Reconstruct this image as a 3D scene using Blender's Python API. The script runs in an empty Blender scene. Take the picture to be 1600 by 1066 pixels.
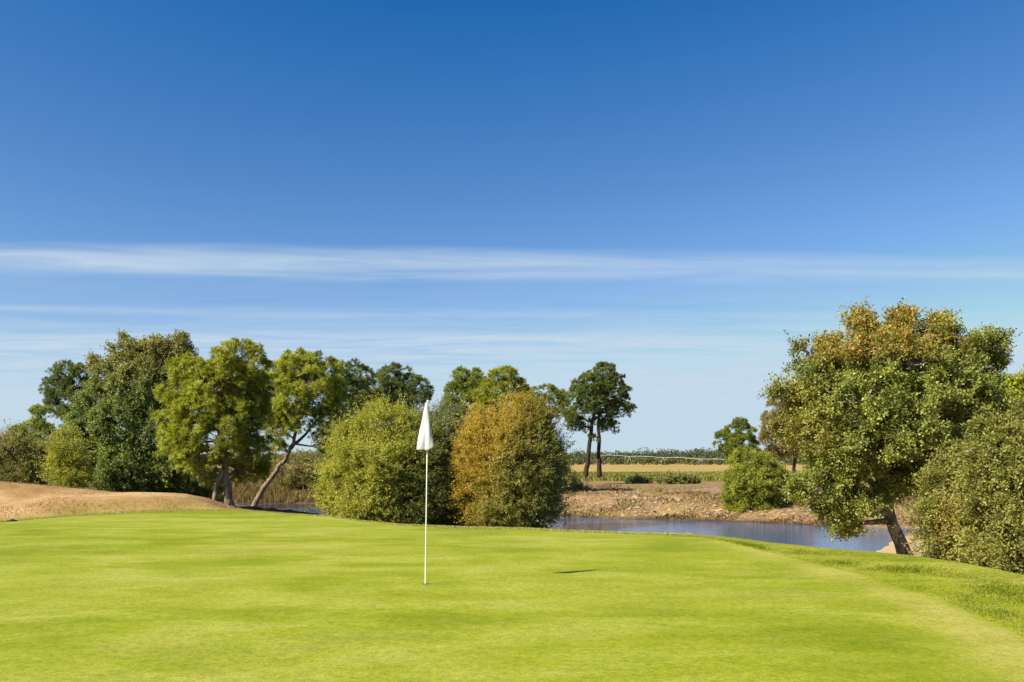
import bpy, math, random
import numpy as np

C = bpy.context.scene.collection
rng = np.random.default_rng(11)
F = 1333.33          # focal length in photo pixels (30 mm on a 36 mm sensor, 1600 px wide)
HZ = 718.0           # horizon row
CAMZ = 1.55
WATER_Z = -2.0
PLAIN_Z = -0.8

def lift(px, py, Y):
    return np.array([(px - 800) / F * Y, Y, CAMZ + (HZ - py) / F * Y])

def sstep(a, b, x):
    t = np.clip((x - a) / (b - a), 0, 1)
    return t * t * (3 - 2 * t)

# ------------------------------------------------------------------ smooth value noise for terrain
_perm = rng.random((256, 256))
def vnoise(x, y):
    xi = np.floor(x).astype(int); yi = np.floor(y).astype(int)
    fx = x - xi; fy = y - yi
    fx = fx * fx * (3 - 2 * fx); fy = fy * fy * (3 - 2 * fy)
    a = _perm[xi & 255, yi & 255]; b = _perm[(xi + 1) & 255, yi & 255]
    c = _perm[xi & 255, (yi + 1) & 255]; d = _perm[(xi + 1) & 255, (yi + 1) & 255]
    return (a * (1 - fx) + b * fx) * (1 - fy) + (c * (1 - fx) + d * fx) * fy - 0.5
def fbm(x, y, o=4):
    s = 0; a = 1.0
    for k in range(o):
        s = s + a * vnoise(x * 2 ** k + 17.3 * k, y * 2 ** k + 5.1 * k); a *= 0.5
    return s

# ------------------------------------------------------------------ terrain
# crest of the raised green, measured as (photo column, photo row) -> plan position at plateau height
CR = np.array([(-400, 860), (-200, 838), (0, 817), (100, 808), (200, 803), (300, 799), (370, 798), (450, 804), (510, 808), (560, 815),
      (630, 822), (720, 825.5), (830, 828), (900, 832), (1000, 835.5), (1080, 837.5), (1150, 843), (1200, 850.5),
      (1300, 861), (1370, 867), (1420, 872), (1500, 884), (1560, 896), (1600, 905), (1800, 948), (2200, 1040)], float)
PLAT = 0.10
crY = (CAMZ - PLAT) * F / (CR[:, 1] - HZ)
crX = (CR[:, 0] - 800) / F * crY
crA = np.arctan2(crX, crY); crR = np.hypot(crX, crY)
crS = (CR[:, 1] - HZ) / F / np.hypot(1, (CR[:, 0] - 800) / F)      # slope of the sight line over the crest
# back half: close the plateau round behind the camera
crA = np.concatenate([[-math.pi, -2.2, -1.3], crA, [1.3, 2.2, math.pi]])
crR = np.concatenate([[9, 9, 9.5], crR, [6.0, 7, 9]])
crS = np.concatenate([[.15] * 3, crS, [.18] * 3])
def crestR(a): return np.interp(a, crA, crR)

# inner limit of the mown green (the right margin is rough grass)
GR = np.array([(0, 817.5), (300, 799.5), (520, 809.5), (1040, 838), (1090, 841), (1140, 850), (1200, 864), (1300, 889), (1400, 916), (1480, 942), (1560, 980), (1600, 1003), (1800, 1120), (2200, 1500)], float)
grY = (CAMZ - PLAT) * F / (GR[:, 1] - HZ); grX = (GR[:, 0] - 800) / F * grY
grA = np.arctan2(grX, grY); grR = np.hypot(grX, grY)
def greenR(a):
    g = np.interp(a, np.concatenate([grA, [1.3, 2.2, math.pi]]), np.concatenate([grR, [2.6, 4, 7]]))
    c = crestR(a) - 0.12
    g = np.where(a < grA[3], c, np.minimum(g, c))
    wob = 0.06 * np.sin(a * 37) + 0.05 * np.sin(a * 83 + 1)
    return g + np.where(a > grA[3], wob, wob * .5)

POND = [(300, 66), (385, 60), (405, 55.5), (520, 51.5), (560, 47.5), (700, 47), (845, 45), (880, 36), (1000, 32), (1100, 31), (1200, 30.5), (1300, 30.5),
        (1330, 30.8), (1350, 33), (1374, 37), (1392, 40), (1440, 42), (1440, 44), (1380, 44.2), (1260, 46.4), (1130, 48.8), (960, 51), (865, 54),
        (700, 60), (510, 68.6), (380, 69), (300, 68.5)]
POND = np.array([((p - 800) / F * y, y) for p, y in POND])
def pond_sd(x, y):
    d = np.full(x.shape, 1e9); inside = np.zeros(x.shape, bool)
    n = len(POND)
    for i in range(n):
        ax, ay = POND[i]; bx, by = POND[(i + 1) % n]
        ex, ey = bx - ax, by - ay
        t = np.clip(((x - ax) * ex + (y - ay) * ey) / (ex * ex + ey * ey), 0, 1)
        d = np.minimum(d, np.hypot(x - ax - t * ex, y - ay - t * ey))
        cond = ((ay > y) != (by > y)) & (x < (bx - ax) * (y - ay) / (by - ay + 1e-12) + ax)
        inside ^= cond
    d = d + 0.9 * fbm(x * .35, y * .35, 3)
    return np.where(inside, -d, d)

def height(x, y):
    x = np.asarray(x, float); y = np.asarray(y, float)
    a = np.arctan2(x, y); r = np.hypot(x, y)
    d = r - crestR(a)
    und = 0.05 * fbm(x * .13 + 3, y * .13 + 9, 2) * np.clip(-d / 4, 0, 1)
    px = 800 + F * np.tan(np.clip(a, -1.2, 1.2))
    left = sstep(400, 290, px) * (np.abs(a) < 1.9)
    s = np.interp(a, crA, crS) * np.where(px > 1340, 1.05, 1.22)
    dd = np.maximum(d, 0)
    rnd = np.where(dd < 0.8, dd * dd / 1.6, dd - 0.4)           # rounded lip
    near = PLAT - rnd * s
    near = -1.86 + np.logaddexp(0, (near + 1.86) * 6) / 6          # levels out above the pond
    nearL = PLAT - 0.02 * dd
    nearL = np.maximum(nearL, -1.0)
    near = near * (1 - left) + nearL * left
    t = sstep(43, 60, r)
    base = near * (1 - t) + PLAIN_Z * t
    # dry mounds beyond the left side of the green
    g = lambda cx, cy, sx, sy: np.exp(-((x - cx) / sx) ** 2 - ((y - cy) / sy) ** 2)
    row = np.interp(px, [-400, -60, 40, 100, 150, 200, 250, 290, 325, 352, 375, 400], [800, 792, 780, 773, 770, 769, 770, 772.5, 780, 790, 800, 815])
    zr = CAMZ - (row - HZ) / F * 26.5
    m = sstep(405, 370, px) * np.maximum(zr - base, 0) * np.exp(-np.abs((r - 28.5) / np.where(r < 28.5, 3.6, 2.6)) ** 2.2)
    m = np.maximum(m, 0.98 * g(-22.5, 34.5, 6.5, 3.0) + 0.25 * g(-26, 27, 6, 4))
    m *= sstep(0.0, 1.6, dd)
    rough = 0.05 * fbm(x * .6, y * .6, 4) * sstep(0.5, 4, d) * (r < 90)
    z = base + m + rough
    sd = pond_sd(x, y)
    bump = 0.34 * fbm(x * .9, y * .9, 4) * sstep(0.3, 1.6, sd) * sstep(14, 6, sd) * sstep(44, 47, r)
    bank = WATER_Z + np.where(sd > 0, 0.10 * np.minimum(sd, .5) * 2 + 0.20 * np.maximum(sd - .3, 0), 0.3 * np.maximum(sd, -4))
    k = 0.15
    z = -np.logaddexp(-z / k, -bank / k) * k + bump
    return np.where(d < -0.01, PLAT + und, z)
def h1(x, y): return float(height(np.array([x]), np.array([y]))[0])

# ------------------------------------------------------------------ helpers
def mesh_obj(name, V, Fc, mat, parent=None, smooth=False, attrs=None):
    me = bpy.data.meshes.new(name)
    V = np.asarray(V, np.float32)
    if isinstance(Fc, np.ndarray):
        k = Fc.shape[1]; n = len(Fc)
        me.vertices.add(len(V)); me.vertices.foreach_set('co', V.ravel())
        me.loops.add(n * k); me.loops.foreach_set('vertex_index', Fc.astype(np.int32).ravel())
        me.polygons.add(n)
        me.polygons.foreach_set('loop_start', np.arange(0, n * k, k, dtype=np.int32))
        me.update(calc_edges=True)
    else:
        me.from_pydata(V.tolist(), [], Fc)
    if smooth:
        me.polygons.foreach_set('use_smooth', np.ones(len(me.polygons), bool))
    for nm, dom, arr in (attrs or []):
        a = me.attributes.new(nm, 'FLOAT', dom); a.data.foreach_set('value', np.asarray(arr, np.float32))
    me.materials.append(mat)
    o = bpy.data.objects.new(name, me); C.objects.link(o)
    if parent: o.parent = parent
    return o
def empty(name, loc, label, cat, group=None):
    o = bpy.data.objects.new(name, None); C.objects.link(o); o.location = loc; o.empty_display_size = .3
    o['label'] = label; o['category'] = cat
    if group: o['group'] = group
    return o
def tag(o, label, cat, group=None, kind=None):
    o['label'] = label; o['category'] = cat
    if group: o['group'] = group
    if kind: o['kind'] = kind
    return o

class MB:
    def __init__(s): s.v = []; s.f = []
    def tube(s, pts, rad, sides=7, cap=True):
        pts = [np.array(p, float) for p in pts]; n0 = len(s.v)
        for i, p in enumerate(pts):
            t = pts[min(i + 1, len(pts) - 1)] - pts[max(i - 1, 0)]
            t = t / (np.linalg.norm(t) + 1e-9)
            u = np.cross(t, (0.31, 0.95, 0.05)); u /= np.linalg.norm(u) + 1e-9
            w = np.cross(t, u)
            for k in range(sides):
                a = 2 * math.pi * k / sides
                s.v.append(p + rad[i] * (math.cos(a) * u + math.sin(a) * w))
        for i in range(len(pts) - 1):
            for k in range(sides):
                a = n0 + i * sides + k; b = n0 + i * sides + (k + 1) % sides
                s.f.append((a, b, b + sides, a + sides))
        if cap:
            s.f.append(tuple(n0 + k for k in range(sides))[::-1])
            s.f.append(tuple(n0 + (len(pts) - 1) * sides + k for k in range(sides)))
    def build(s, name, mat, parent=None, smooth=True):
        return mesh_obj(name, np.array(s.v), s.f, mat, parent, smooth)

# ------------------------------------------------------------------ materials
def newmat(name):
    m = bpy.data.materials.new(name); m.use_nodes = True
    nt = m.node_tree; nt.nodes.clear()
    out = nt.nodes.new('ShaderNodeOutputMaterial')
    return m, nt, out
def N(nt, typ, **kw):
    n = nt.nodes.new('ShaderNode' + typ)
    for k, v in kw.items():
        if k in n.inputs.keys() if isinstance(k, str) else False: n.inputs[k].default_value = v
        else: setattr(n, k, v)
    return n
def L(nt, a, b): nt.links.new(a, b)
def noise(nt, vec, scale, detail=4, rough=.55, dist=0):
    n = nt.nodes.new('ShaderNodeTexNoise'); n.inputs['Scale'].default_value = scale
    n.inputs['Detail'].default_value = detail; n.inputs['Roughness'].default_value = rough; n.inputs['Distortion'].default_value = dist
    if vec is not None: L(nt, vec, n.inputs['Vector'])
    return n.outputs['Fac']
def ramp(nt, fac, stops):
    r = nt.nodes.new('ShaderNodeValToRGB')
    e = r.color_ramp.elements
    while len(e) < len(stops): e.new(.5)
    for i, (p, c) in enumerate(stops):
        e[i].position = p; e[i].color = (*c, 1) if not isinstance(c, (int, float)) else (c, c, c, 1)
    L(nt, fac, r.inputs['Fac'])
    return r.outputs['Color']
def mix(nt, fac, a, b, mode='MIX'):
    m = nt.nodes.new('ShaderNodeMix'); m.data_type = 'RGBA'; m.blend_type = mode; m.clamp_factor = True
    for sock, v in ((m.inputs[0], fac), (m.inputs[6], a), (m.inputs[7], b)):
        if isinstance(v, (int, float)): sock.default_value = v
        elif isinstance(v, tuple): sock.default_value = (*v, 1)
        else: L(nt, v, sock)
    return m.outputs[2]
def math_(nt, op, a, b=None, c=None, clamp=False):
    m = nt.nodes.new('ShaderNodeMath'); m.operation = op; m.use_clamp = clamp
    for i, v in enumerate((a, b, c)):
        if v is None: continue
        if isinstance(v, (int, float)): m.inputs[i].default_value = v
        else: L(nt, v, m.inputs[i])
    return m.outputs[0]
def attr(nt, name):
    a = nt.nodes.new('ShaderNodeAttribute'); a.attribute_name = name
    return a.outputs['Fac']
def pos(nt): return nt.nodes.new('ShaderNodeNewGeometry').outputs['Position']
def scaled(nt, vec, s):
    m = nt.nodes.new('ShaderNodeMapping'); m.inputs['Scale'].default_value = s; L(nt, vec, m.inputs['Vector']); return m.outputs[0]
def bsdf(nt, out, col, rough=.8, spec=.3, bump=None, bump_d=.02, bump_s=1.0):
    p = nt.nodes.new('ShaderNodeBsdfPrincipled')
    if isinstance(col, tuple): p.inputs['Base Color'].default_value = (*col, 1)
    else: L(nt, col, p.inputs['Base Color'])
    p.inputs['Roughness'].default_value = rough; p.inputs['Specular IOR Level'].default_value = spec
    if bump is not None:
        b = nt.nodes.new('ShaderNodeBump'); b.inputs['Distance'].default_value = bump_d; b.inputs['Strength'].default_value = bump_s
        L(nt, bump, b.inputs['Height']); L(nt, b.outputs[0], p.inputs['Normal'])
    L(nt, p.outputs[0], out.inputs['Surface'])
    return p

def leaf_mat(name, dark, light, autumn=(.25, .12, .02), transl=.28, rough=.5, spec=.35):
    m, nt, out = newmat(name)
    c = mix(nt, attr(nt, 'tint'), dark, light)
    c = mix(nt, attr(nt, 'autumn'), c, autumn)  # second tone: autumn leaves, plus painted shade on two near-bank bushes
    p = nt.nodes.new('ShaderNodeBsdfPrincipled'); L(nt, c, p.inputs['Base Color'])
    p.inputs['Roughness'].default_value = rough; p.inputs['Specular IOR Level'].default_value = spec
    t = nt.nodes.new('ShaderNodeBsdfTranslucent')
    tc = mix(nt, 1.0, c, (1.25, 1.25, .55), 'MULTIPLY'); L(nt, tc, t.inputs['Color'])
    mx = nt.nodes.new('ShaderNodeMixShader'); mx.inputs[0].default_value = transl
    L(nt, p.outputs[0], mx.inputs[1]); L(nt, t.outputs[0], mx.inputs[2]); L(nt, mx.outputs[0], out.inputs['Surface'])
    return m
def bark_mat(name, a, b, sc=6, c=None):
    m, nt, out = newmat(name)
    co = nt.nodes.new('ShaderNodeTexCoord').outputs['Object']
    n = noise(nt, scaled(nt, co, (sc, sc, sc * .3)), 1, 6, .7)
    col = ramp(nt, n, [(.35, a), (.62, b)])
    if c: col = mix(nt, ramp(nt, noise(nt, scaled(nt, co, (3, 3, 1.6)), 1, 3), [(.52, 0.), (.6, 1.)]), col, c)
    bsdf(nt, out, col, .9, .15, n, .03, 1)
    return m

# ---- short mown turf
def turf_col(nt, p):
    big = noise(nt, scaled(nt, p, (.6, 1, 1)), .30, 3, .6, .5)
    mid = noise(nt, scaled(nt, p, (.55, 1, 1)), 1.1, 5, .62, .4)
    sml = noise(nt, scaled(nt, p, (.6, 1, 1)), 4.2, 5, .7, .2)
    c = ramp(nt, big, [(.39, (0.176, 0.215, 0.0011)), (.47, (0.248, 0.281, 0.0092)), (.54, (0.303, 0.320, 0.0276)), (.61, (0.354, 0.347, 0.0575))])
    c2 = ramp(nt, mid, [(.38, (0.142, 0.185, 0.0011)), (.5, (0.252, 0.281, 0.0092)), (.61, (0.402, 0.387, 0.0805))])
    c3 = ramp(nt, sml, [(.36, (0.150, 0.194, 0.0023)), (.5, (0.252, 0.281, 0.0092)), (.68, (0.384, 0.372, 0.0690))])
    c = mix(nt, .44, c, c2); c = mix(nt, .26, c, c3)
    c = mix(nt, math_(nt, 'MULTIPLY', attr(nt, 'collar'), ramp(nt, mid, [(.34, .25), (.6, 1.)])), c, mix(nt, sml, (.33, .30, .035), (.44, .385, .10)))
    fine = noise(nt, p, 60, 4, .8); spk = noise(nt, p, 17, 4, .75)
    f = ramp(nt, fine, [(.28, (.50, .55, .45)), (.52, (1., 1., 1.)), (.76, (1.5, 1.42, 1.55))])
    c = mix(nt, .95, c, f, 'MULTIPLY')
    s_ = ramp(nt, spk, [(.28, (.62, .70, .5)), (.5, (1., 1., 1.)), (.74, (1.28, 1.2, 1.4))])
    c = mix(nt, .95, c, s_, 'MULTIPLY')
    return c, math_(nt, 'ADD', fine, math_(nt, 'MULTIPLY', spk, .9))
def green_mat():
    m, nt, out = newmat('mown_turf')
    c, h = turf_col(nt, pos(nt))
    bsdf(nt, out, c, .75, .12, h, .007, .7)
    return m

def ground_mat():
    m, nt, out = newmat('open_ground')
    p = pos(nt)
    n1 = noise(nt, p, .5, 5, .65, .3); n2 = noise(nt, p, 5, 5, .75); n3 = noise(nt, p, 28, 3, .7)
    dry = ramp(nt, n1, [(.33, (.29, .175, .06)), (.5, (.42, .25, .10)), (.66, (.53, .35, .17))])
    dry = mix(nt, .55, dry, ramp(nt, n2, [(.3, (0.496, 0.496, 0.4640)), (.55, (1, 1, 1)), (.75, (1.000, 0.976, 0.9200))]), 'MULTIPLY')
    rough_g = mix(nt, .6, turf_col(nt, p)[0], ramp(nt, noise(nt, p, 2.2, 5, .7), [(.3, (.5, .62, .3)), (.5, (1, 1, .9)), (.7, (1.35, 1.22, 1.5))]), 'MULTIPLY')
    bank = ramp(nt, n2, [(.32, (.07, .035, .012)), (.45, (.20, .115, .05)), (.58, (.34, .225, .115)), (.70, (.54, .41, .25))])
    sand = ramp(nt, n2, [(.3, (.40, .265, .13)), (.7, (.52, .38, .21))])
    bank = mix(nt, ramp(nt, noise(nt, p, .22, 4, .6, .5), [(.46, 0.), (.6, .75)]), bank, ramp(nt, n2, [(.3, (.10, .075, .018)), (.5, (.21, .165, .045)), (.72, (.38, .31, .12))]))
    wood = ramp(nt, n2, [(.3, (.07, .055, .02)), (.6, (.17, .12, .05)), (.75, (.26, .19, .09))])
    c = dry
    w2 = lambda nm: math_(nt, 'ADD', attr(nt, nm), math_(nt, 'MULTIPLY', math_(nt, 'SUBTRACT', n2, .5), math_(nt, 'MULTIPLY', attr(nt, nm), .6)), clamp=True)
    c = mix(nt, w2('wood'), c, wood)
    c = mix(nt, w2('bank'), c, bank)
    c = mix(nt, attr(nt, 'sand'), c, sand)
    c = mix(nt, w2('rough'), c, rough_g)
    wet = attr(nt, 'wet')
    c = mix(nt, wet, c, (.07, .04, .018))
    c = mix(nt, .5, c, ramp(nt, n3, [(.3, (.7, .7, .7)), (.7, (1.25, 1.25, 1.25))]), 'MULTIPLY')
    bsdf(nt, out, c, .95, .1, math_(nt, 'ADD', n2, math_(nt, 'MULTIPLY', n3, .3)), .05, .8)
    return m

def simple_mat(name, stops, sc=3, rough=.9, bump=.02, stretch=(1, 1, 1), spec=.2):
    m, nt, out = newmat(name)
    n = noise(nt, scaled(nt, pos(nt), stretch), sc, 5, .65)
    bsdf(nt, out, ramp(nt, n, stops), rough, spec, n, bump, .8)
    return m

M_green = green_mat(); M_ground = ground_mat()
M_bark_pine = bark_mat('pine_bark', (.06, .04, .028), (.34, .25, .17), 7)
M_bark_far = bark_mat('dark_pine_bark', (.018, .012, .009), (.065, .04, .028), 6)
M_bark_grey = bark_mat('grey_bark', (.05, .04, .032), (.22, .18, .14), 9, (.34, .29, .23))
M_bark_dark = bark_mat('dark_bark', (.03, .024, .018), (.13, .10, .075), 9)

# ------------------------------------------------------------------ ground sheet (polar grid around the viewpoint, out to the horizon)
def build_ground():
    fine = np.radians(np.arange(-46, 46.01, .22))
    side = np.radians(np.arange(48, 180, 4.0))
    ang = np.concatenate([-side[::-1], fine, side]); na = len(ang)
    rad = [0.4]
    while rad[-1] < 5000:
        r = rad[-1]
        rad.append(r * (1.06 if r < 6 else 1.011 if r < 75 else 1.03 if r < 400 else 1.12))
    rad = np.array(rad); nr = len(rad)
    R, A = np.meshgrid(rad, ang, indexing='ij')
    X = R * np.sin(A); Y = R * np.cos(A)
    Z = height(X, Y)
    V = np.stack([X, Y, Z], -1).reshape(-1, 3)
    i, j = np.meshgrid(np.arange(nr - 1), np.arange(na), indexing='ij')
    j2 = (j + 1) % na
    Fc = np.stack([i * na + j, i * na + j2, (i + 1) * na + j2, (i + 1) * na + j], -1).reshape(-1, 4)[:, ::-1]
    x, y = X.ravel(), Y.ravel(); r = R.ravel(); a = A.ravel(); z = Z.ravel()
    d = r - crestR(a); sd = pond_sd(x, y); px = 800 + F * np.tan(np.clip(a, -1.2, 1.2))
    dg = r - greenR(a)
    rough = np.where(px > 1020, sstep(5.5, 2.0, d + .6 * fbm(x, y, 2)), np.maximum(np.where(px > 430, sstep(7, 4, d + .8 * fbm(x * .5, y * .5, 2)), sstep(.55, .1, d)), .42 * sstep(2.4, .2, d + 1.4 * fbm(x * .5, y * .5, 3)) * (px < 420))) * (np.abs(a) < 2.5)
    rough = np.maximum(rough, (d < 0) * 1.0)
    bank = sstep(60, 40, np.abs(sd) + 3 * fbm(x * .2, y * .2, 2)) * sstep(40, 45, r) * (px > 780)
    sand = sstep(3.8, 2.0, np.hypot((x - (1400 - 800) / F * 33.5) / 1.5, (y - 33.5) / 2.2))
    wet = sstep(.75, .12, sd + .3 * fbm(x * 1.3, y * 1.3, 2)) * (px < 1325)
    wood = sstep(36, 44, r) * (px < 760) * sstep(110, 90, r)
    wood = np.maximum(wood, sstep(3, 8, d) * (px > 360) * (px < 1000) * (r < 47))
    at = [('rough', 'POINT', rough), ('bank', 'POINT', bank), ('sand', 'POINT', sand), ('wet', 'POINT', wet), ('wood', 'POINT', wood)]
    V = np.vstack([V, [[0, 0, PLAT]]]); at = [(n, dm, np.append(v, 0)) for n, dm, v in at]
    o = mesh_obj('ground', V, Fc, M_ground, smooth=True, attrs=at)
    tag(o, 'dry tan ground running from the green past the pond to the horizon', 'ground', kind='structure')
build_ground()

def collar(x, y):
    a = np.arctan2(x, y); r = np.hypot(x, y); px = 800 + F * np.tan(np.clip(a, -1.2, 1.2)); e = r - greenR(a)
    w = .55 + .5 * sstep(1150, 1500, px)
    return .85 * np.exp(-((e + .75 * w) / (.9 * w)) ** 2) * sstep(1020, 1230, px) * (np.abs(a) < 1.2) + .35 * sstep(1300, 1560, px) * (e < -.3) * sstep(-5, -.3, e) * (np.abs(a) < 1.2)
def build_green():
    fine = np.radians(np.arange(-46, 46.01, .25)); side = np.radians(np.arange(48, 180, 3.0))
    ang = np.concatenate([-side[::-1], fine, side]); na = len(ang)
    t = np.linspace(0.02, 1, 70) ** 1.3; nr = len(t)
    T, A = np.meshgrid(t, ang, indexing='ij')
    R = T * greenR(A); X = R * np.sin(A); Y = R * np.cos(A)
    Z = height(X, Y) + .012
    V = np.stack([X, Y, Z], -1).reshape(-1, 3)
    i, j = np.meshgrid(np.arange(nr - 1), np.arange(na), indexing='ij'); j2 = (j + 1) % na
    Fc = np.stack([i * na + j, i * na + j2, (i + 1) * na + j2, (i + 1) * na + j], -1).reshape(-1, 4)[:, ::-1]
    V = np.vstack([V, [[0, 0, PLAT + .012]]])
    o = mesh_obj('putting_green', V, Fc, M_green, smooth=True, attrs=[('collar', 'POINT', np.clip(collar(V[:, 0], V[:, 1]), 0, 1))])
    tag(o, 'smooth bright yellow green putting green filling the foreground', 'green', kind='structure')
build_green()

# sheet that follows the terrain inside a plan polygon row by row: near/far edge given as functions of x
def strip_sheet(name, x0, x1, near, far, mat, label, off=.03, nx=160, ny=14):
    xs = np.linspace(x0, x1, nx); T = np.linspace(0, 1, ny)
    n_, f_ = near(xs), far(xs)
    X = np.repeat(xs[None], ny, 0); Y = n_[None] * (1 - T[:, None]) + f_[None] * T[:, None]
    V = np.stack([X, Y, height(X, Y) + off], -1).reshape(-1, 3)
    i, j = np.meshgrid(np.arange(ny - 1), np.arange(nx - 1), indexing='ij')
    Fc = np.stack([i * nx + j, i * nx + j + 1, (i + 1) * nx + j + 1, (i + 1) * nx + j], -1).reshape(-1, 4)
    o = mesh_obj(name, V, Fc, mat, smooth=True); tag(o, label, 'ground', kind='structure'); return o
M_stubble = simple_mat('stubble', [(.3, (.24, .165, .04)), (.5, (.34, .235, .06)), (.7, (.43, .32, .10))], .12, stretch=(.25, 1, 1))
M_crop_soil = simple_mat('crop_soil', [(.3, (0.136, 0.136, 0.0255)), (.5, (0.230, 0.221, 0.0425)), (.7, (0.340, 0.281, 0.0850))], .3, stretch=(.4, 1, 1))
M_track = simple_mat('track_soil', [(.3, (0.212, 0.123, 0.0638)), (.55, (0.306, 0.191, 0.1105)), (.75, (0.374, 0.255, 0.1530))], .9)
strip_sheet('stubble_field', -420, 420, lambda x: 141 + 0 * x, lambda x: 345 + 0 * x, M_stubble, 'orange brown stubble field in front of the far wood')
strip_sheet('crop_field', -60, 140, lambda x: 93 + 2 * np.sin(x * .2), lambda x: 140.4 + 0 * x, M_crop_soil, 'strip of yellow green crop field behind the pond')
strip_sheet('dirt_track', 9.5, 40, lambda x: 60.5 - 1.8 * sstep(9, 18, x) + .3 * np.sin(x * 1.3), lambda x: 61.0 + 22 * sstep(9, 26, x) + .4 * np.sin(x), M_track, 'bare reddish brown dirt track rising from the far bank', off=.035, nx=120, ny=60)

# ------------------------------------------------------------------ water
def water():
    m, nt, out = newmat('pond_water')
    p = pos(nt)
    b1 = noise(nt, scaled(nt, p, (1.0, 2.2, 1)), 2.2, 3, .6); b2 = noise(nt, scaled(nt, p, (1, 2.0, 1)), 9, 2, .5)
    s = bsdf(nt, out, (.03, .095, .22), .03, .5, math_(nt, 'ADD', b1, math_(nt, 'MULTIPLY', b2, .35)), .014, .8)  # blue base colour stands in for reflection of the higher sky
    s.inputs['IOR'].default_value = 1.333
    V = [(-45, 26, WATER_Z), (32, 26, WATER_Z), (32, 74, WATER_Z), (-45, 74, WATER_Z)]
    o = mesh_obj('pond_water', V, [(0, 1, 2, 3)], m); tag(o, 'blue rippled pond water behind the green', 'water', kind='structure')
water()

# ------------------------------------------------------------------ foliage
def unit(v): return v / (np.linalg.norm(v, axis=-1, keepdims=True) + 1e-9)
def leaf_quads(P, axis, nrm, ln, wd, kink=.0):
    side = unit(np.cross(axis, nrm)); n = len(P)
    ln = ln[:, None]; wd = wd[:, None]
    nv = unit(np.cross(side, axis))
    a = P; b = P + axis * ln * .45 + side * wd * .5 + nv * ln * kink; c = P + axis * ln; d = P + axis * ln * .45 - side * wd * .5 + nv * ln * kink
    V = np.stack([a, b, c, d], 1).reshape(-1, 3)
    return V, np.arange(n * 4).reshape(n, 4)

def clump_centres(lobes, spacing, shell=(.5, 1.0), inner=.62, flat=0):
    """lobes: rows of (centre xyz, radii xyz). Returns clump centres + outward directions."""
    out = []; dirs = []; lid = []
    for li, (c, r) in enumerate(lobes):
        area = 4 * math.pi * ((r[0] * r[1]) ** 1.6 / 3 + (r[0] * r[2]) ** 1.6 / 3 + (r[1] * r[2]) ** 1.6 / 3) ** (1 / 1.6)
        n = max(4, int(1.25 * area / spacing ** 2))
        d = unit(rng.normal(size=(n, 3)))
        k = shell[0] + (shell[1] - shell[0]) * rng.random((n, 1)) ** .6
        p = c + d * r * k
        keep = np.ones(n, bool)
        for lj, (c2, r2) in enumerate(lobes):
            if lj != li: keep &= np.linalg.norm((p - c2) / r2, axis=1) > inner
        out.append(p[keep]); dirs.append(unit(d / r)[keep]); lid.append(np.full(keep.sum(), li))
    return np.vstack(out), np.vstack(dirs), np.concatenate(lid)

def foliage(lobes, spacing, twigs, twig_len, leaves, leaf_len, leaf_w, up=.3, out=.7, rnd=.7, axis_rnd=.8, jitter=.04, shell=(.5, 1.0),
            inner=.62, face_up=.4, start=.15, droop=0, whisk=.5):
    Cn, D, lid = clump_centres(lobes, spacing, shell, inner)
    n = len(Cn)
    tw = np.repeat(np.arange(n), twigs)
    td = unit(D[tw] * out + rng.normal(size=(len(tw), 3)) * rnd + np.array([0, 0, up]))
    tl = twig_len * (.5 + .6 * rng.random(len(tw)) + whisk * rng.random(len(tw)) ** 6)
    li = np.repeat(np.arange(len(tw)), leaves)
    s = start + (1 - start) * rng.random(len(li))
    P = Cn[tw][li] + td[li] * (tl[li] * s)[:, None] + rng.normal(size=(len(li), 3)) * jitter
    P[:, 2] -= droop * s ** 2 * tl[li]
    ax = unit(td[li] + rng.normal(size=(len(li), 3)) * axis_rnd)
    nr = unit(rng.normal(size=(len(li), 3)) * .75 + np.array([0, 0, face_up * 1.6]) + D[tw][li] * 1.7)
    sz = .65 + .7 * rng.random(len(li))
    V, Fc = leaf_quads(P, ax, nr, leaf_len * sz, leaf_w * sz, .06)
    ct = rng.random(n)
    tint = np.clip(.5 * ct[tw][li] + .5 * rng.random(len(li)), 0, 1)
    return V, Fc, tint, P, Cn, lid, ct

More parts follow.
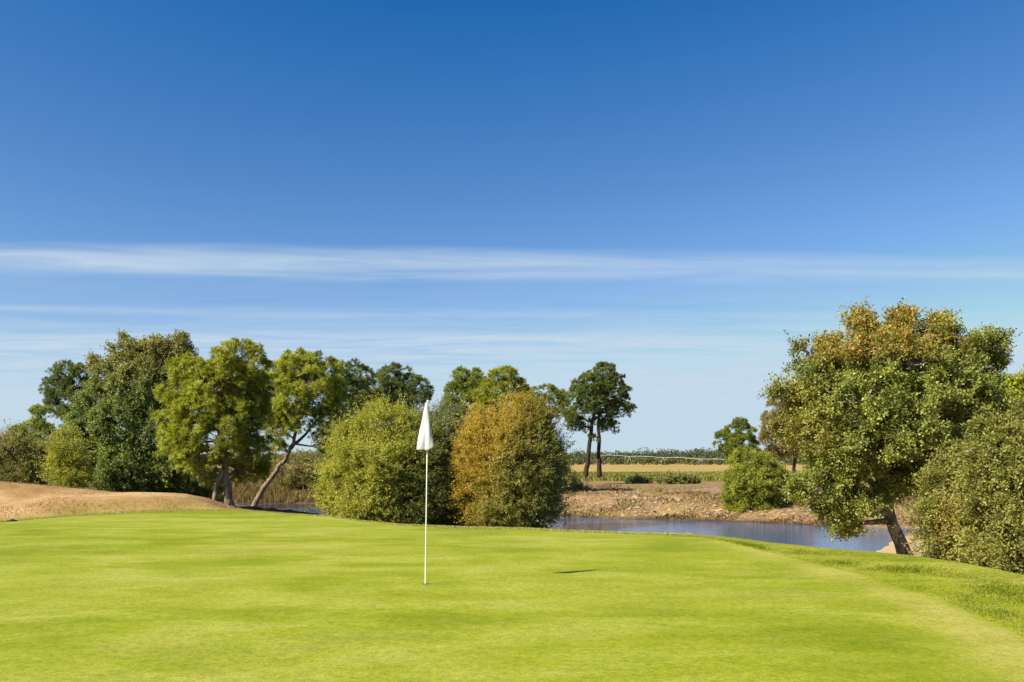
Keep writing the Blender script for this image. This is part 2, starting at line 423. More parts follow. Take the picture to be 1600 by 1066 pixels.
def build_tree(name, label, cat, px, Y, trunks, lobes, mat, bark, fol, group=None, autumn=None, r0=.2, seed=None, twig_r=.012, base_z=None, bumps=0, depth=.85, limb=True, crown_name='crown', limb_r=.35):
    """px,Y: where it stands. trunks: lists of (photo col, row, extra depth). lobes: (col, row, rx, ry, extra depth)."""
    global rng
    if seed is not None: rng = np.random.default_rng(seed)
    bx = (px - 800) / F * Y; bz = h1(bx, Y) if base_z is None else base_z
    root = empty(name, (bx, Y, bz), label, cat, group); o0 = np.array([bx, Y, bz])
    LB = []
    for l in lobes:
        c = lift(l[0], l[1], Y); dd = l[4] if len(l) > 4 else 0
        c = c + np.array([dd * (l[0] - 800) / F, dd, dd * (HZ - l[1]) / F])
        s = (Y + dd) / F
        LB.append((c, np.array([l[2] * s, depth * .5 * (l[2] + l[3]) * s, l[3] * s])))
    cen = np.mean([c for c, _ in LB], 0)
    for k in range(bumps):
        c, r = LB[rng.integers(len(lobes))]
        d = unit(rng.normal(size=3) + 1.1 * unit(c - cen) + np.array([0, 0, .25])); q = r.mean() * rng.uniform(.24, .42)
        LB.append((c + d * r * rng.uniform(.76, 1.0), np.array([q, q, q * rng.uniform(.8, 1.5)])))
    V, Fc, tint, P, Cn, lid, ct = foliage(LB, **fol)
    au = np.zeros(len(P)) if autumn is None else np.clip(autumn(800 + F * P[:, 0] / P[:, 1], HZ - F * (P[:, 2] - CAMZ) / P[:, 1], P), 0, 1)
    gz = np.repeat(height(P[:, 0], P[:, 1]), 4)
    V[:, 2] = np.maximum(V[:, 2], gz + .01)
    mesh_obj(crown_name, V - o0, Fc, mat, root, attrs=[('tint', 'FACE', tint), ('autumn', 'FACE', au)])
    mb = MB(); paths = []
    for k, tr in enumerate(trunks):
        pts = []
        for (tx, ty, td) in tr['p']:
            q = lift(tx, ty, Y); q = q + np.array([td * (tx - 800) / F, td, td * (HZ - ty) / F]); pts.append(q)
        if tr.get('ground', True): pts[0][2] = min(pts[0][2], h1(pts[0][0], pts[0][1]) - .05) if base_z is None else base_z - .05
        # resample with a little wander
        pts = np.array(pts); fine = []
        for a, b in zip(pts[:-1], pts[1:]):
            for t in np.linspace(0, 1, 5)[:-1]: fine.append(a + (b - a) * t)
        fine.append(pts[-1]); fine = np.array(fine)
        fine[1:-1] += rng.normal(size=fine[1:-1].shape) * tr.get('r', r0) * .18
        rr = tr.get('r', r0) * np.linspace(1, .35, len(fine)); rr[0] *= 1.35; rr[1] *= 1.08
        mb.tube(fine - o0, rr, 9); paths.append((fine, rr))
    if limb and paths:
        allp = np.vstack([p for p, _ in paths]); allr = np.concatenate([r for _, r in paths])
        for li, (c, r) in enumerate(LB):
            below = allp[:, 2] < c[2] - .1 * r[2]
            cand = np.where(below)[0] if below.any() else np.arange(len(allp))
            # branch from a point a bit lower than the lobe
            cost = np.linalg.norm(allp[cand] - c, axis=1) + .5 * np.maximum(allp[cand][:, 2] - c[2] + .4 * r[2], 0)
            s = cand[np.argmin(cost)]
            a = allp[s]; mid = (a + c) / 2 + np.array([0, 0, -.06 * np.linalg.norm(c - a)]) + rng.normal(size=3) * .08
            pts = [a, (a + mid) / 2, mid, (mid + c) / 2, c]
            rr = np.linspace(min(allr[s] * .7, limb_r * r0), max(twig_r * 2, .02), 5)
            mb.tube(np.array(pts) - o0, rr, 6)
            own = Cn[lid == li]
            for q in own[::max(1, len(own) // 22)]:
                st = np.array(pts[2] if rng.random() < .4 else pts[4])
                m2 = (st + q) / 2 + rng.normal(size=3) * .06
                mb.tube(np.array([st, m2, q]) - o0, [twig_r * 1.8, twig_r * 1.4, twig_r * .7], 4, cap=False)
    if mb.v: mb.build('trunk', bark, root)
    return root

PINE = dict(spacing=.70, twigs=19, twig_len=.40, leaves=24, leaf_len=.17, leaf_w=.022, up=.75, out=.6, rnd=.7, axis_rnd=.62, whisk=.2, jitter=.03, face_up=.35, start=.74, inner=.72, shell=(.6, 1.05))
BROAD = dict(spacing=.55, twigs=12, twig_len=.6, leaves=14, leaf_len=.13, leaf_w=.075, up=.3, out=.6, rnd=.8, axis_rnd=.9, jitter=.05)
WILLOW = dict(whisk=1.5, spacing=.5, twigs=13, twig_len=.65, leaves=23, leaf_len=.090, leaf_w=.038, up=.45, out=.75, rnd=.6, axis_rnd=.7, jitter=.04)
def var(d, **k): e = dict(d); e.update(k); return e

M_pine_a = leaf_mat('pine_needles_warm', (.135, .160, .016), (.58, .60, .085), transl=.42)
M_pine_b = leaf_mat('pine_needles_mid', (.095, .130, .020), (.42, .46, .08), transl=.36)
M_pine_c = leaf_mat('pine_needles_dark', (0.068, 0.105, 0.024), (.26, .31, .08), transl=.34)
M_oak_dark = leaf_mat('dark_oak_leaves', (.062, .098, .020), (.33, .38, .082), (.38, .31, .11), transl=.32)
M_willow = leaf_mat('yellow_green_leaves', (.19, .20, .018), (.60, .58, .10), (.16, .19, .05), transl=.4)  # third colour: green painted on the willow's shaded side
M_grey = leaf_mat('grey_green_leaves', (0.101, 0.121, 0.032), (0.336, 0.347, 0.153), transl=.36)
M_orange = leaf_mat('ochre_leaves', (.30, .21, .02), (.62, .45, .075), (.27, .26, .055), transl=.4)  # third colour: olive leaves, with shaded side painted in
M_right = leaf_mat('turning_leaves', (.038, .064, .012), (.42, .46, .09), (.52, .27, .06), transl=.34, rough=.45, spec=.32)
M_rshrub = leaf_mat('pale_edged_leaves', (.036, .050, .010), (.40, .40, .085), (.46, .28, .07), transl=.32, rough=.48, spec=.32)
M_lime = leaf_mat('lime_leaves', (.20, .24, .015), (.44, .47, .05), transl=.4)
M_olive = leaf_mat('olive_leaves', (0.115, 0.135, 0.027), (0.370, 0.370, 0.128), (.40, .27, .09), transl=.36)
M_brownbush = leaf_mat('brown_olive_leaves', (0.176, 0.162, 0.034), (0.448, 0.381, 0.145), (.42, .26, .08), transl=.36)
M_bushN = leaf_mat('fresh_green_leaves', (.13, .16, .018), (.46, .47, .06), transl=.36)

G_L = 'trees beyond the left side of the pond'
# --- far left
build_tree('shrub', 'olive shrub with brownish tips at the far left edge behind the dry mound', 'shrub', 15, 50, [dict(p=[(15, 755, 0), (18, 715, 0)], r=.09)],
  [(-10, 715, 26, 30, 0), (22, 712, 30, 30, 0), (58, 722, 26, 28, .5), (10, 742, 40, 20, -.5), (55, 745, 34, 16, 0), (-45, 718, 34, 34, 0)], M_olive, M_bark_dark, var(WILLOW, spacing=.6),
  autumn=lambda x, y, P: .55 * rng.random(len(P)) * sstep(75, 10, x), r0=.09, seed=1, bumps=8, group=G_L)
build_tree('pine_tree', 'low young pine rising behind the olive shrub', 'tree', 62, 54, [dict(p=[(64, 760, 0), (64, 650, 0)], r=.12)],
  [(64, 655, 16, 18, 0), (50, 678, 22, 18, 0), (76, 688, 16, 20, 0), (38, 692, 22, 16, .3), (66, 715, 26, 24, .3), (25, 690, 16, 14, .5)], M_pine_b, M_bark_dark, var(PINE), r0=.12, seed=2, group=G_L)
build_tree('pine_tree', 'dark pine with small rounded crown showing left of the broad dark tree', 'tree', 118, 70, [dict(p=[(120, 760, 0), (118, 680, 0), (112, 610, 0)], r=.13)],
  [(108, 590, 24, 18, 0), (95, 612, 22, 18, 0), (122, 615, 22, 22, 0), (104, 634, 26, 18, 0), (84, 604, 10, 10, 0), (126, 592, 14, 16, 0)], M_pine_c, M_bark_far, var(PINE, spacing=.68, twig_len=.47), r0=.14, seed=3, group=G_L)
build_tree('broadleaf_tree', 'broad dark green tree with spiky top, tallest left of the pines', 'tree', 205, 60, [dict(p=[(205, 790, 0), (207, 700, 0), (205, 580, 0)], r=.24)],
  [(190, 540, 7, 13, 0), (240, 542, 7, 11, 0), (283, 543, 8, 13, .3), (150, 570, 7, 12, 0), (262, 545, 6, 9, 0), (195, 560, 24, 26, 0), (236, 562, 30, 26, 0), (276, 566, 26, 26, .5), (168, 592, 26, 28, 0), (150, 632, 32, 32, 0), (215, 610, 46, 42, -.6), (265, 620, 42, 46, 0), (140, 676, 34, 34, 0),
   (190, 665, 44, 44, -1.0), (245, 680, 46, 46, -.6), (150, 722, 38, 36, -.4), (200, 730, 46, 40, -1.2), (255, 738, 44, 38, -.6), (205, 758, 60, 22, -.8), (110, 700, 24, 36, .3), (282, 700, 22, 50, .6)],
  M_oak_dark, M_bark_dark, var(BROAD, spacing=.62, up=.6), autumn=lambda x, y, P: .75 * rng.random(len(P)) * sstep(640, 545, y) * 1.3, r0=.24, seed=4, bumps=18, group=G_L)
build_tree('shrub', 'yellow green shrub at the left foot of the broad dark tree', 'shrub', 106, 49, [dict(p=[(106, 770, 0), (106, 715, 0)], r=.07)],
  [(104, 700, 15, 22, 0), (100, 725, 16, 22, 0), (118, 735, 16, 22, 0), (106, 750, 22, 14, 0)], M_willow, M_bark_dark, var(WILLOW, spacing=.5), r0=.07, seed=5, bumps=5, group=G_L)
# --- pine with two stems
build_tree('pine_tree', 'bushy bright pine on a stout trunk with a second crooked stem', 'tree', 358, 47,
  [dict(p=[(360, 794, 0), (354, 745, 0), (350, 700, 0), (342, 650, 0), (352, 570, 0)], r=.24), dict(p=[(334, 786, -.3), (338, 760, -.3), (348, 738, -.2), (350, 712, 0)], r=.15)],
  [(372, 560, 32, 20, 0), (345, 575, 36, 20, -.5), (398, 582, 18, 20, 0), (300, 582, 36, 20, 0), (285, 610, 32, 22, -.5), (335, 612, 40, 22, -1), (385, 618, 32, 24, .3), (275, 640, 28, 20, 0),
   (310, 648, 34, 18, -1.2), (360, 652, 34, 20, -1), (398, 655, 22, 24, .8), (272, 690, 24, 18, -.3), (300, 682, 30, 16, -1), (345, 685, 36, 18, -1.2), (385, 700, 30, 20, 0), (268, 705, 18, 12, -.4), (310, 715, 36, 18, -.6),
   (380, 728, 36, 22, 1.9), (318, 742, 20, 14, 1.0), (290, 718, 22, 14, -.4), (402, 690, 18, 16, .5), (350, 590, 36, 24, 1.3), (320, 630, 40, 26, 1.4), (380, 640, 34, 28, 1.6), (262, 660, 16, 14, 0), (405, 610, 18, 22, .6)],
  M_pine_a, M_bark_pine, PINE, r0=.24, seed=6, group=G_L)
build_tree('pine_tree', 'leaning pine with pale bent trunk slanting right over the pond inlet', 'tree', 390, 54,
  [dict(p=[(390, 798, 0), (412, 762, 0), (432, 735, 0), (450, 712, 0), (460, 685, 0), (470, 640, 0), (482, 580, 0)], r=.19), dict(p=[(454, 700, 0), (478, 678, .3), (500, 650, .6)], r=.12, ground=False)],
  [(490, 566, 28, 18, 0), (458, 578, 24, 20, 0), (518, 588, 16, 22, .4), (440, 604, 24, 20, -.3), (480, 602, 34, 24, -.6), (452, 632, 28, 18, -.8), (498, 630, 30, 22, .2), (428, 650, 22, 14, 0), (462, 656, 26, 14, -.6),
   (432, 676, 26, 10, -.5), (430, 590, 18, 20, .6), (420, 625, 18, 22, .5), (508, 610, 28, 24, .8), (470, 580, 26, 22, .6), (520, 655, 22, 20, .3), (515, 690, 24, 18, .6), (425, 700, 18, 12, .4)],
  M_pine_a, M_bark_pine, PINE, r0=.19, seed=7, group=G_L)
build_tree('pine_tree', 'dark narrow pine standing close behind the leaning pine', 'tree', 540, 67, [dict(p=[(542, 790, 0), (540, 690, 0), (540, 600, 0)], r=.17)],
  [(545, 588, 20, 18, 0), (530, 612, 22, 22, 0), (556, 618, 18, 22, 0), (545, 645, 24, 20, 0), (530, 672, 24, 20, 0), (560, 668, 16, 22, 0), (540, 705, 28, 20, 0), (562, 592, 16, 16, 0), (572, 640, 18, 20, .4), (552, 735, 30, 24, .4)], M_pine_c, M_bark_far, var(PINE, spacing=.70, twig_len=.47), r0=.17, seed=8, group=G_L)
build_tree('pine_tree', 'flat topped dark pine rising directly above the yellow green willow', 'tree', 606, 70, [dict(p=[(602, 790, 0), (602, 680, 0), (606, 610, 0)], r=.16), dict(p=[(626, 700, 0), (624, 650, 0), (630, 615, 0)], r=.09, ground=False)],
  [(620, 590, 24, 13, 0), (595, 604, 26, 15, 0), (640, 602, 22, 15, 0), (575, 622, 18, 15, 0), (612, 620, 28, 15, 0), (648, 620, 20, 14, 0), (590, 638, 24, 14, 0), (634, 636, 22, 12, 0), (610, 605, 34, 22, .5), (655, 612, 16, 14, 0), (575, 612, 16, 16, .3)], M_pine_c, M_bark_far, var(PINE, spacing=.70, twig_len=.47), r0=.16, seed=9, group=G_L)
# --- shrubs in front of the pond
build_tree('willow_bush', 'big yellow green willow bush on the bank left of the flagstick', 'bush', 585, 43, [dict(p=[(590, 840, 0), (590, 760, 0), (596, 690, 0)], r=.14)],
  [(600, 675, 42, 34, 0), (562, 700, 34, 36, -.3), (638, 690, 36, 42, .2), (545, 740, 34, 38, -.5), (590, 738, 48, 44, -1.0), (640, 745, 44, 48, -.4), (535, 780, 32, 34, -.5), (580, 790, 44, 36, -1.2), (630, 798, 46, 34, -.8), (672, 790, 36, 40, 0)],
  M_willow, M_bark_dark, var(WILLOW, spacing=.46), autumn=lambda x, y, P: np.clip(sstep(585, 690, x + .35 * (y - 740)) * .95 + .2 * (rng.random(len(P)) - .5), 0, 1), r0=.14, seed=10, bumps=24, group='bushes along the near bank')  # darker green to the lower right paints the shaded side into the leaves
build_tree('willow_bush', 'dark grey green bush just behind the flagstick, between yellow green and ochre bushes', 'bush', 695, 46, [dict(p=[(695, 840, 0), (696, 740, 0)], r=.12)],
  [(690, 672, 28, 30, 0), (712, 700, 26, 34, 0), (680, 715, 34, 40, 0), (706, 750, 34, 40, -.4), (680, 790, 38, 36, -.5), (715, 800, 28, 30, -.3), (660, 668, 14, 18, 0)],
  M_grey, M_bark_dark, var(WILLOW, spacing=.5), r0=.12, seed=11, bumps=12, group='bushes along the near bank')
build_tree('autumn_bush', 'large rounded ochre autumn bush at the water edge', 'bush', 800, 43, [dict(p=[(800, 840, 0), (802, 770, 0), (808, 690, 0)], r=.14), dict(p=[(838, 835, 0), (850, 770, 0)], r=.07), dict(p=[(778, 838, 0), (762, 770, 0)], r=.07)] + [dict(p=[(852, 735, -.1), (852 + (q[0] - 852) * .55, 735 + (q[1] - 735) * .62, -.1), (q[0], q[1], -.1)], r=.022, ground=False) for q in ((872, 642), (884, 655), (893, 672), (898, 690), (880, 668), (866, 632), (889, 700), (876, 650))],
  [(815, 665, 42, 34, 0), (770, 690, 40, 38, -.2), (838, 700, 28, 34, .2), (745, 730, 32, 40, -.2), (800, 735, 54, 50, -1.1), (846, 745, 30, 40, 0), (748, 772, 34, 38, -.4), (800, 790, 50, 40, -1.2), (840, 785, 32, 34, -.2), (770, 805, 36, 24, -.7), (826, 808, 32, 20, -.6)],
  M_orange, M_bark_grey, var(WILLOW, spacing=.47, up=.6), autumn=lambda x, y, P: np.clip(.98 * sstep(-70, 50, (x - 795) + .6 * (y - 720)) + .45 * (rng.random(len(P)) - .5), 0, 1), r0=.14, seed=12, bumps=24, group='bushes along the near bank')  # olive lower right: partly leaf colour, partly painted shade away from the sun
# --- pines behind the ochre bush
build_tree('pine_tree', 'green pine with ragged twin tops standing behind the ochre bush', 'tree', 745, 62, [dict(p=[(748, 790, 0), (746, 690, 0), (735, 610, 0)], r=.18)],
  [(732, 598, 22, 18, 0), (715, 620, 18, 18, 0), (742, 625, 26, 20, 0), (716, 650, 22, 20, 0), (745, 655, 28, 22, 0), (712, 678, 22, 18, 0), (700, 612, 7, 8, 0), (740, 690, 34, 24, 0), (728, 635, 30, 34, .5), (735, 605, 18, 16, .3), (708, 660, 18, 26, .4)], M_pine_b, M_bark_far, var(PINE, spacing=.66, twig_len=.47), r0=.18, seed=13, group='pines behind the ochre bush')
build_tree('pine_tree', 'bright pine with full crown leaning over the top of the ochre bush', 'tree', 790, 60, [dict(p=[(792, 790, 0), (790, 690, 0), (788, 610, 0)], r=.18)],
  [(788, 596, 24, 16, 0), (770, 616, 24, 18, 0), (806, 614, 20, 18, 0), (786, 640, 34, 20, -.3), (768, 660, 26, 18, 0), (812, 644, 16, 18, 0), (790, 690, 36, 30, 0), (788, 622, 34, 26, .5), (760, 640, 18, 22, .4), (815, 620, 14, 14, 0)], M_pine_a, M_bark_far, var(PINE, spacing=.70), r0=.18, seed=14, group='pines behind the ochre bush')
build_tree('pine_tree', 'small flat crowned pine peeping over the right shoulder of the ochre bush', 'tree', 856, 78, [dict(p=[(862, 775, 0), (860, 690, 0), (858, 620, 0)], r=.14)],
  [(852, 616, 20, 10, 0), (872, 626, 16, 11, 0), (838, 624, 14, 11, 0), (858, 636, 22, 10, 0), (878, 648, 10, 6, 0)], M_pine_b, M_bark_far, var(PINE, spacing=.70, twig_len=.47), r0=.14, seed=15, group='pines behind the ochre bush')
# --- the pair standing alone in the field
build_tree('pine_tree', 'left pine of the lone pair, on a slanting dark trunk', 'tree', 915, 96, [dict(p=[(915, 752, 0), (919, 715, 0), (924, 670, 0), (930, 632, 0), (926, 600, 0)], r=.30)],
  [(918, 605, 22, 16, 0), (905, 622, 16, 15, 0), (922, 630, 20, 14, 0), (904, 648, 18, 11, -.3), (896, 662, 13, 9, 0), (912, 664, 10, 7, .4), (925, 690, 5, 4, 0)], M_pine_c, M_bark_far, var(PINE, spacing=.86, twigs=16, leaf_len=.24, leaf_w=.036, twig_len=.52), r0=.30, seed=16, group='lone pair of tall pines', limb_r=.3)
build_tree('pine_tree', 'right pine of the lone pair, straight trunk and wide crown', 'tree', 936, 99, [dict(p=[(936, 749, 0), (935, 710, 0), (935, 660, 0), (936, 600, 0)], r=.30)],
  [(942, 588, 26, 15, 0), (958, 604, 20, 16, 0), (930, 610, 22, 16, .3), (955, 624, 22, 13, 0), (965, 640, 20, 10, 0), (978, 640, 13, 6, 0), (942, 655, 16, 10, -.3), (952, 668, 12, 7, 0), (968, 610, 12, 14, 0)], M_pine_c, M_bark_far, var(PINE, spacing=.86, twigs=16, leaf_len=.24, leaf_w=.036, twig_len=.52), r0=.30, seed=17, group='lone pair of tall pines', limb_r=.3)
# --- far bank on the right
build_tree('pine_tree', 'small young pine with open crown on the far side of the track', 'tree', 1160, 88, [dict(p=[(1160, 755, 0), (1158, 710, 0), (1156, 665, 0)], r=.13), dict(p=[(1140, 715, 0), (1130, 700, 0), (1124, 690, 0)], r=.06, ground=False)],
  [(1155, 668, 13, 12, 0), (1145, 682, 14, 11, 0), (1166, 682, 14, 12, 0), (1156, 695, 22, 12, 0), (1125, 690, 6, 9, 0), (1128, 704, 8, 6, 0), (1172, 700, 12, 10, 0), (1145, 712, 18, 9, .3)], M_pine_b, M_bark_far, var(PINE, spacing=.78, leaf_len=.22, leaf_w=.03), r0=.13, seed=18)
build_tree('green_bush', 'bright green bush by the water on the far bank', 'bush', 1172, 51.5, [dict(p=[(1170, 808, 0), (1172, 760, 0)], r=.08)],
  [(1165, 730, 24, 22, 0), (1190, 735, 24, 20, 0), (1155, 755, 22, 24, 0), (1180, 760, 32, 26, -.4), (1208, 748, 18, 16, .2), (1160, 785, 26, 18, -.4), (1190, 788, 28, 14, -.3), (1215, 770, 12, 12, 0)], M_bushN, M_bark_dark, var(WILLOW, spacing=.45, twig_len=.42, whisk=.8, up=.25), r0=.08, seed=19, bumps=10)
build_tree('pine_tree', 'olive brown pine half hidden by the left flank of the big turning tree', 'tree', 1240, 74, [dict(p=[(1241, 765, 0), (1241, 720, 0), (1238, 640, 0)], r=.2), dict(p=[(1228, 755, 0), (1227, 700, 0)], r=.06)],
  [(1232, 628, 26, 20, 0), (1215, 650, 20, 20, 0), (1240, 655, 26, 22, 0), (1206, 676, 16, 16, 0), (1225, 690, 28, 18, 0), (1250, 690, 26, 24, 0), (1215, 710, 14, 10, 0)], M_brownbush, M_bark_far, var(PINE, spacing=.70, twig_len=.47), r0=.2, seed=20, autumn=lambda x, y, P: .3 * rng.random(len(P)))
# --- the big turning tree on the right
build_tree('turning_tree', 'big round tree on a leaning trunk with orange leaves at its top', 'tree', 1415, 24,
  [dict(p=[(1415, 873, 0), (1400, 830, 0), (1386, 790, 0), (1374, 745, .1), (1378, 690, .6), (1390, 610, .9), (1400, 540, .8)], r=.19), dict(p=[(1380, 765, 0), (1410, 700, .3), (1450, 640, .5), (1480, 570, .5)], r=.10, ground=False), dict(p=[(1384, 782, 0), (1340, 730, .3), (1300, 660, .3), (1290, 600, .3)], r=.10, ground=False), dict(p=[(1386, 790, 0), (1345, 778, .2), (1315, 795, 0)], r=.035, ground=False)],
  [(1345, 512, 16, 14, 0), (1482, 515, 18, 16, 0), (1548, 547, 14, 20, 0), (1260, 549, 14, 12, 0), (1230, 612, 16, 12, 0), (1405, 507, 18, 12, .2), (1385, 530, 42, 30, 0), (1440, 535, 48, 32, 0), (1500, 550, 44, 40, 0), (1330, 560, 40, 34, 0), (1275, 567, 34, 26, 0), (1400, 570, 70, 46, -1.0), (1480, 590, 60, 46, -.5), (1535, 590, 36, 46, .3), (1310, 595, 52, 40, -.6),
   (1276, 628, 36, 32, -.2), (1350, 630, 62, 46, -1.4), (1440, 650, 66, 50, -1.2), (1515, 660, 52, 54, -.3), (1249, 664, 26, 26, .2), (1290, 676, 46, 36, -.8), (1375, 690, 58, 44, -1.2), (1480, 712, 54, 46, -.5), (1320, 728, 50, 36, -.8),
   (1420, 730, 50, 36, .2), (1290, 765, 40, 32, -.4), (1340, 775, 42, 28, -.6), (1318, 806, 34, 22, -.3), (1455, 742, 44, 32, -.2), (1400, 640, 90, 80, 1.2), (1470, 640, 80, 90, 1.6), (1320, 660, 70, 70, 1.2), (1400, 575, 90, 50, 1.4)],
  M_right, M_bark_grey, dict(spacing=.56, twigs=15, twig_len=.42, leaves=22, leaf_len=.070, leaf_w=.045, up=.2, out=.65, rnd=.8, axis_rnd=.9, jitter=.045, inner=.68),
  autumn=lambda x, y, P: np.clip(.9 * sstep(115, 30, np.hypot((x - 1375) * .8, (y - 500) * 1.25) + 80 * fbm(P[:, 0] * 1.1, P[:, 2] * 1.1, 3)) + .4 * sstep(90, 20, np.hypot(x - 1255, (y - 660) * 1.1) + 50 * fbm(P[:, 0] * 1.5 + 4, P[:, 2] * 1.5, 2)), 0, 1) * (rng.random(len(P)) < .62) * (.35 + .65 * rng.random(len(P))) + .5 * (rng.random(len(P)) < .02), r0=.21, seed=21, bumps=34, limb_r=.5)
# --- right shrubs
RS = dict(whisk=1.2, spacing=.36, twigs=11, twig_len=.5, leaves=24, leaf_len=.066, leaf_w=.030, droop=.5, up=.5, out=.7, rnd=.6, axis_rnd=.8, jitter=.035)
build_tree('shrub', 'tall loose shrub beside the leaning trunk with ochre lower leaves', 'shrub', 1490, 19.5, [dict(p=[(1490, 895, 0), (1492, 800, 0)], r=.06)],
  [(1480, 775, 34, 36, 0), (1515, 750, 36, 50, 0), (1465, 815, 28, 34, 0), (1500, 825, 40, 44, -.3), (1470, 855, 28, 24, 0), (1515, 868, 36, 28, -.2), (1540, 800, 34, 50, .1), (1490, 735, 20, 28, .2)], M_rshrub, M_bark_dark, RS,
  autumn=lambda x, y, P: (.7 * sstep(50, 0, np.hypot(x - 1490, (y - 815) * .7)) + .1) * rng.random(len(P)), r0=.06, seed=22, bumps=12, group='shrubs at the right edge of the green')
build_tree('shrub', 'dense dark shrub at the right frame edge spilling onto the rough', 'shrub', 1585, 17.5, [dict(p=[(1585, 915, 0), (1588, 800, 0)], r=.07)],
  [(1585, 705, 36, 46, 0), (1625, 672, 36, 44, .2), (1560, 740, 34, 50, 0), (1605, 760, 46, 60, -.3), (1560, 810, 36, 50, -.2), (1600, 840, 46, 44, -.5), (1560, 868, 30, 30, -.2), (1650, 800, 50, 80, .2), (1610, 885, 44, 24, -.4), (1556, 690, 20, 30, .3), (1690, 760, 50, 90, .3)], M_rshrub, M_bark_dark, RS,
  autumn=lambda x, y, P: .25 * rng.random(len(P)) * rng.random(len(P)), r0=.07, seed=23, bumps=14, group='shrubs at the right edge of the green')
build_tree('lime_tree', 'lime yellow tree top showing above the dense shrub at the right edge', 'tree', 1625, 29, [dict(p=[(1625, 860, 0), (1622, 720, 0), (1620, 640, 0)], r=.14)],
  [(1588, 618, 20, 24, 0), (1612, 606, 30, 26, 0), (1582, 648, 20, 26, 0), (1600, 640, 30, 40, .3), (1640, 660, 44, 44, 0), (1605, 690, 40, 40, 0), (1670, 640, 36, 40, 0), (1630, 740, 60, 50, 0)], M_lime, M_bark_grey, var(BROAD, spacing=.5, leaf_len=.11), r0=.14, seed=24)
# --- low field shrubs and scrub on the far bank
def low_shrub(label, px, Y, w, h, mat, seed, group='low shrubs on the far bank', fol=None):
    bx = (px - 800) / F * Y; bz = h1(bx, Y); py0 = HZ + (CAMZ - bz) * F / Y
    build_tree('low_shrub', label, 'shrub', px, Y, [dict(p=[(px, py0 + 1, 0), (px, py0 - h * .6, 0)], r=.04)],
      [(px - w * .25, py0 - h * .45, w * .3, h * .5, 0), (px + w * .25, py0 - h * .4, w * .3, h * .45, .2), (px, py0 - h * .55, w * .3, h * .5, -.1)], mat, M_bark_dark,
      fol or var(WILLOW, spacing=.42, twigs=9, leaves=12, twig_len=.35), r0=.04, seed=seed, group=group)
low_shrub('low spreading olive shrub at the edge of the crop strip', 1062, 82, 60, 9, M_olive, 30, fol=var(WILLOW, spacing=.5, twigs=8, twig_len=.4, leaf_len=.16, leaf_w=.08))
low_shrub('small olive shrub left of the spreading shrub at the crop edge', 1000, 84, 38, 6, M_olive, 31, fol=var(WILLOW, spacing=.5, twigs=8, twig_len=.4, leaf_len=.16, leaf_w=.08))
low_shrub('dark low shrub where the ochre bush meets the far bank', 898, 63, 44, 14, M_grey, 32)
low_shrub('thin brown shrub beside the left foot of the lone pines', 893, 72, 22, 26, M_brownbush, 33)
low_shrub('dark scrub bush right of the green bush on the far bank', 1232, 56, 60, 22, M_brownbush, 34)
low_shrub('brown scrub bush under the lower boughs of the turning tree', 1385, 52, 80, 26, M_brownbush, 35)
low_shrub('tawny bush under the pines behind the pond inlet', 470, 74, 90, 56, M_brownbush, 36, 'bushes behind the pond inlet')
low_shrub('olive bush right of the tawny bush behind the pond inlet', 530, 76, 90, 66, M_grey, 37, 'bushes behind the pond inlet')
low_shrub('dark bush between the broad dark tree and the bright pine', 305, 62, 80, 60, M_oak_dark, 38, 'bushes behind the pond inlet')
low_shrub('low tawny bush behind the two stems of the bright pine', 400, 78, 90, 40, M_brownbush, 39, 'bushes behind the pond inlet')

# ------------------------------------------------------------------ blades of grass (stuff)
def blade_mat(name, stops, transl=.36):
    m, nt, out = newmat(name)
    c = ramp(nt, attr(nt, 'tint'), stops)
    p = nt.nodes.new('ShaderNodeBsdfPrincipled'); L(nt, c, p.inputs['Base Color']); p.inputs['Roughness'].default_value = .6; p.inputs['Specular IOR Level'].default_value = .25
    t = nt.nodes.new('ShaderNodeBsdfTranslucent'); L(nt, c, t.inputs['Color'])
    mx = nt.nodes.new('ShaderNodeMixShader'); mx.inputs[0].default_value = transl
    L(nt, p.outputs[0], mx.inputs[1]); L(nt, t.outputs[0], mx.inputs[2]); L(nt, mx.outputs[0], out.inputs['Surface'])
    return m
def blades(name, label, cat, x, y, hgt, wid, mat, tint, lean=.35):
    n = len(x); z = height(x, y)
    P = np.stack([x, y, z - .01], -1)
    a = rng.random(n) * 2 * math.pi; side = np.stack([np.cos(a), np.sin(a), 0 * a], -1)
    b = rng.random(n) * 2 * math.pi; ln = lean * rng.random(n) * hgt
    off = np.stack([np.cos(b) * ln, np.sin(b) * ln, hgt], -1)
    w = wid[:, None]
    A = P - side * w * .5; B = P + side * w * .5; M1 = P + off * np.array([.45, .45, .6]); 
    V = np.stack([A, B, M1 + side * w * .38, P + off, M1 - side * w * .38], 1).reshape(-1, 3)
    Fc = np.arange(n * 5).reshape(n, 5)
    o = mesh_obj(name, V, Fc, mat, attrs=[('tint', 'FACE', tint)]); tag(o, label, cat, kind='stuff'); return o
rng = np.random.default_rng(50)
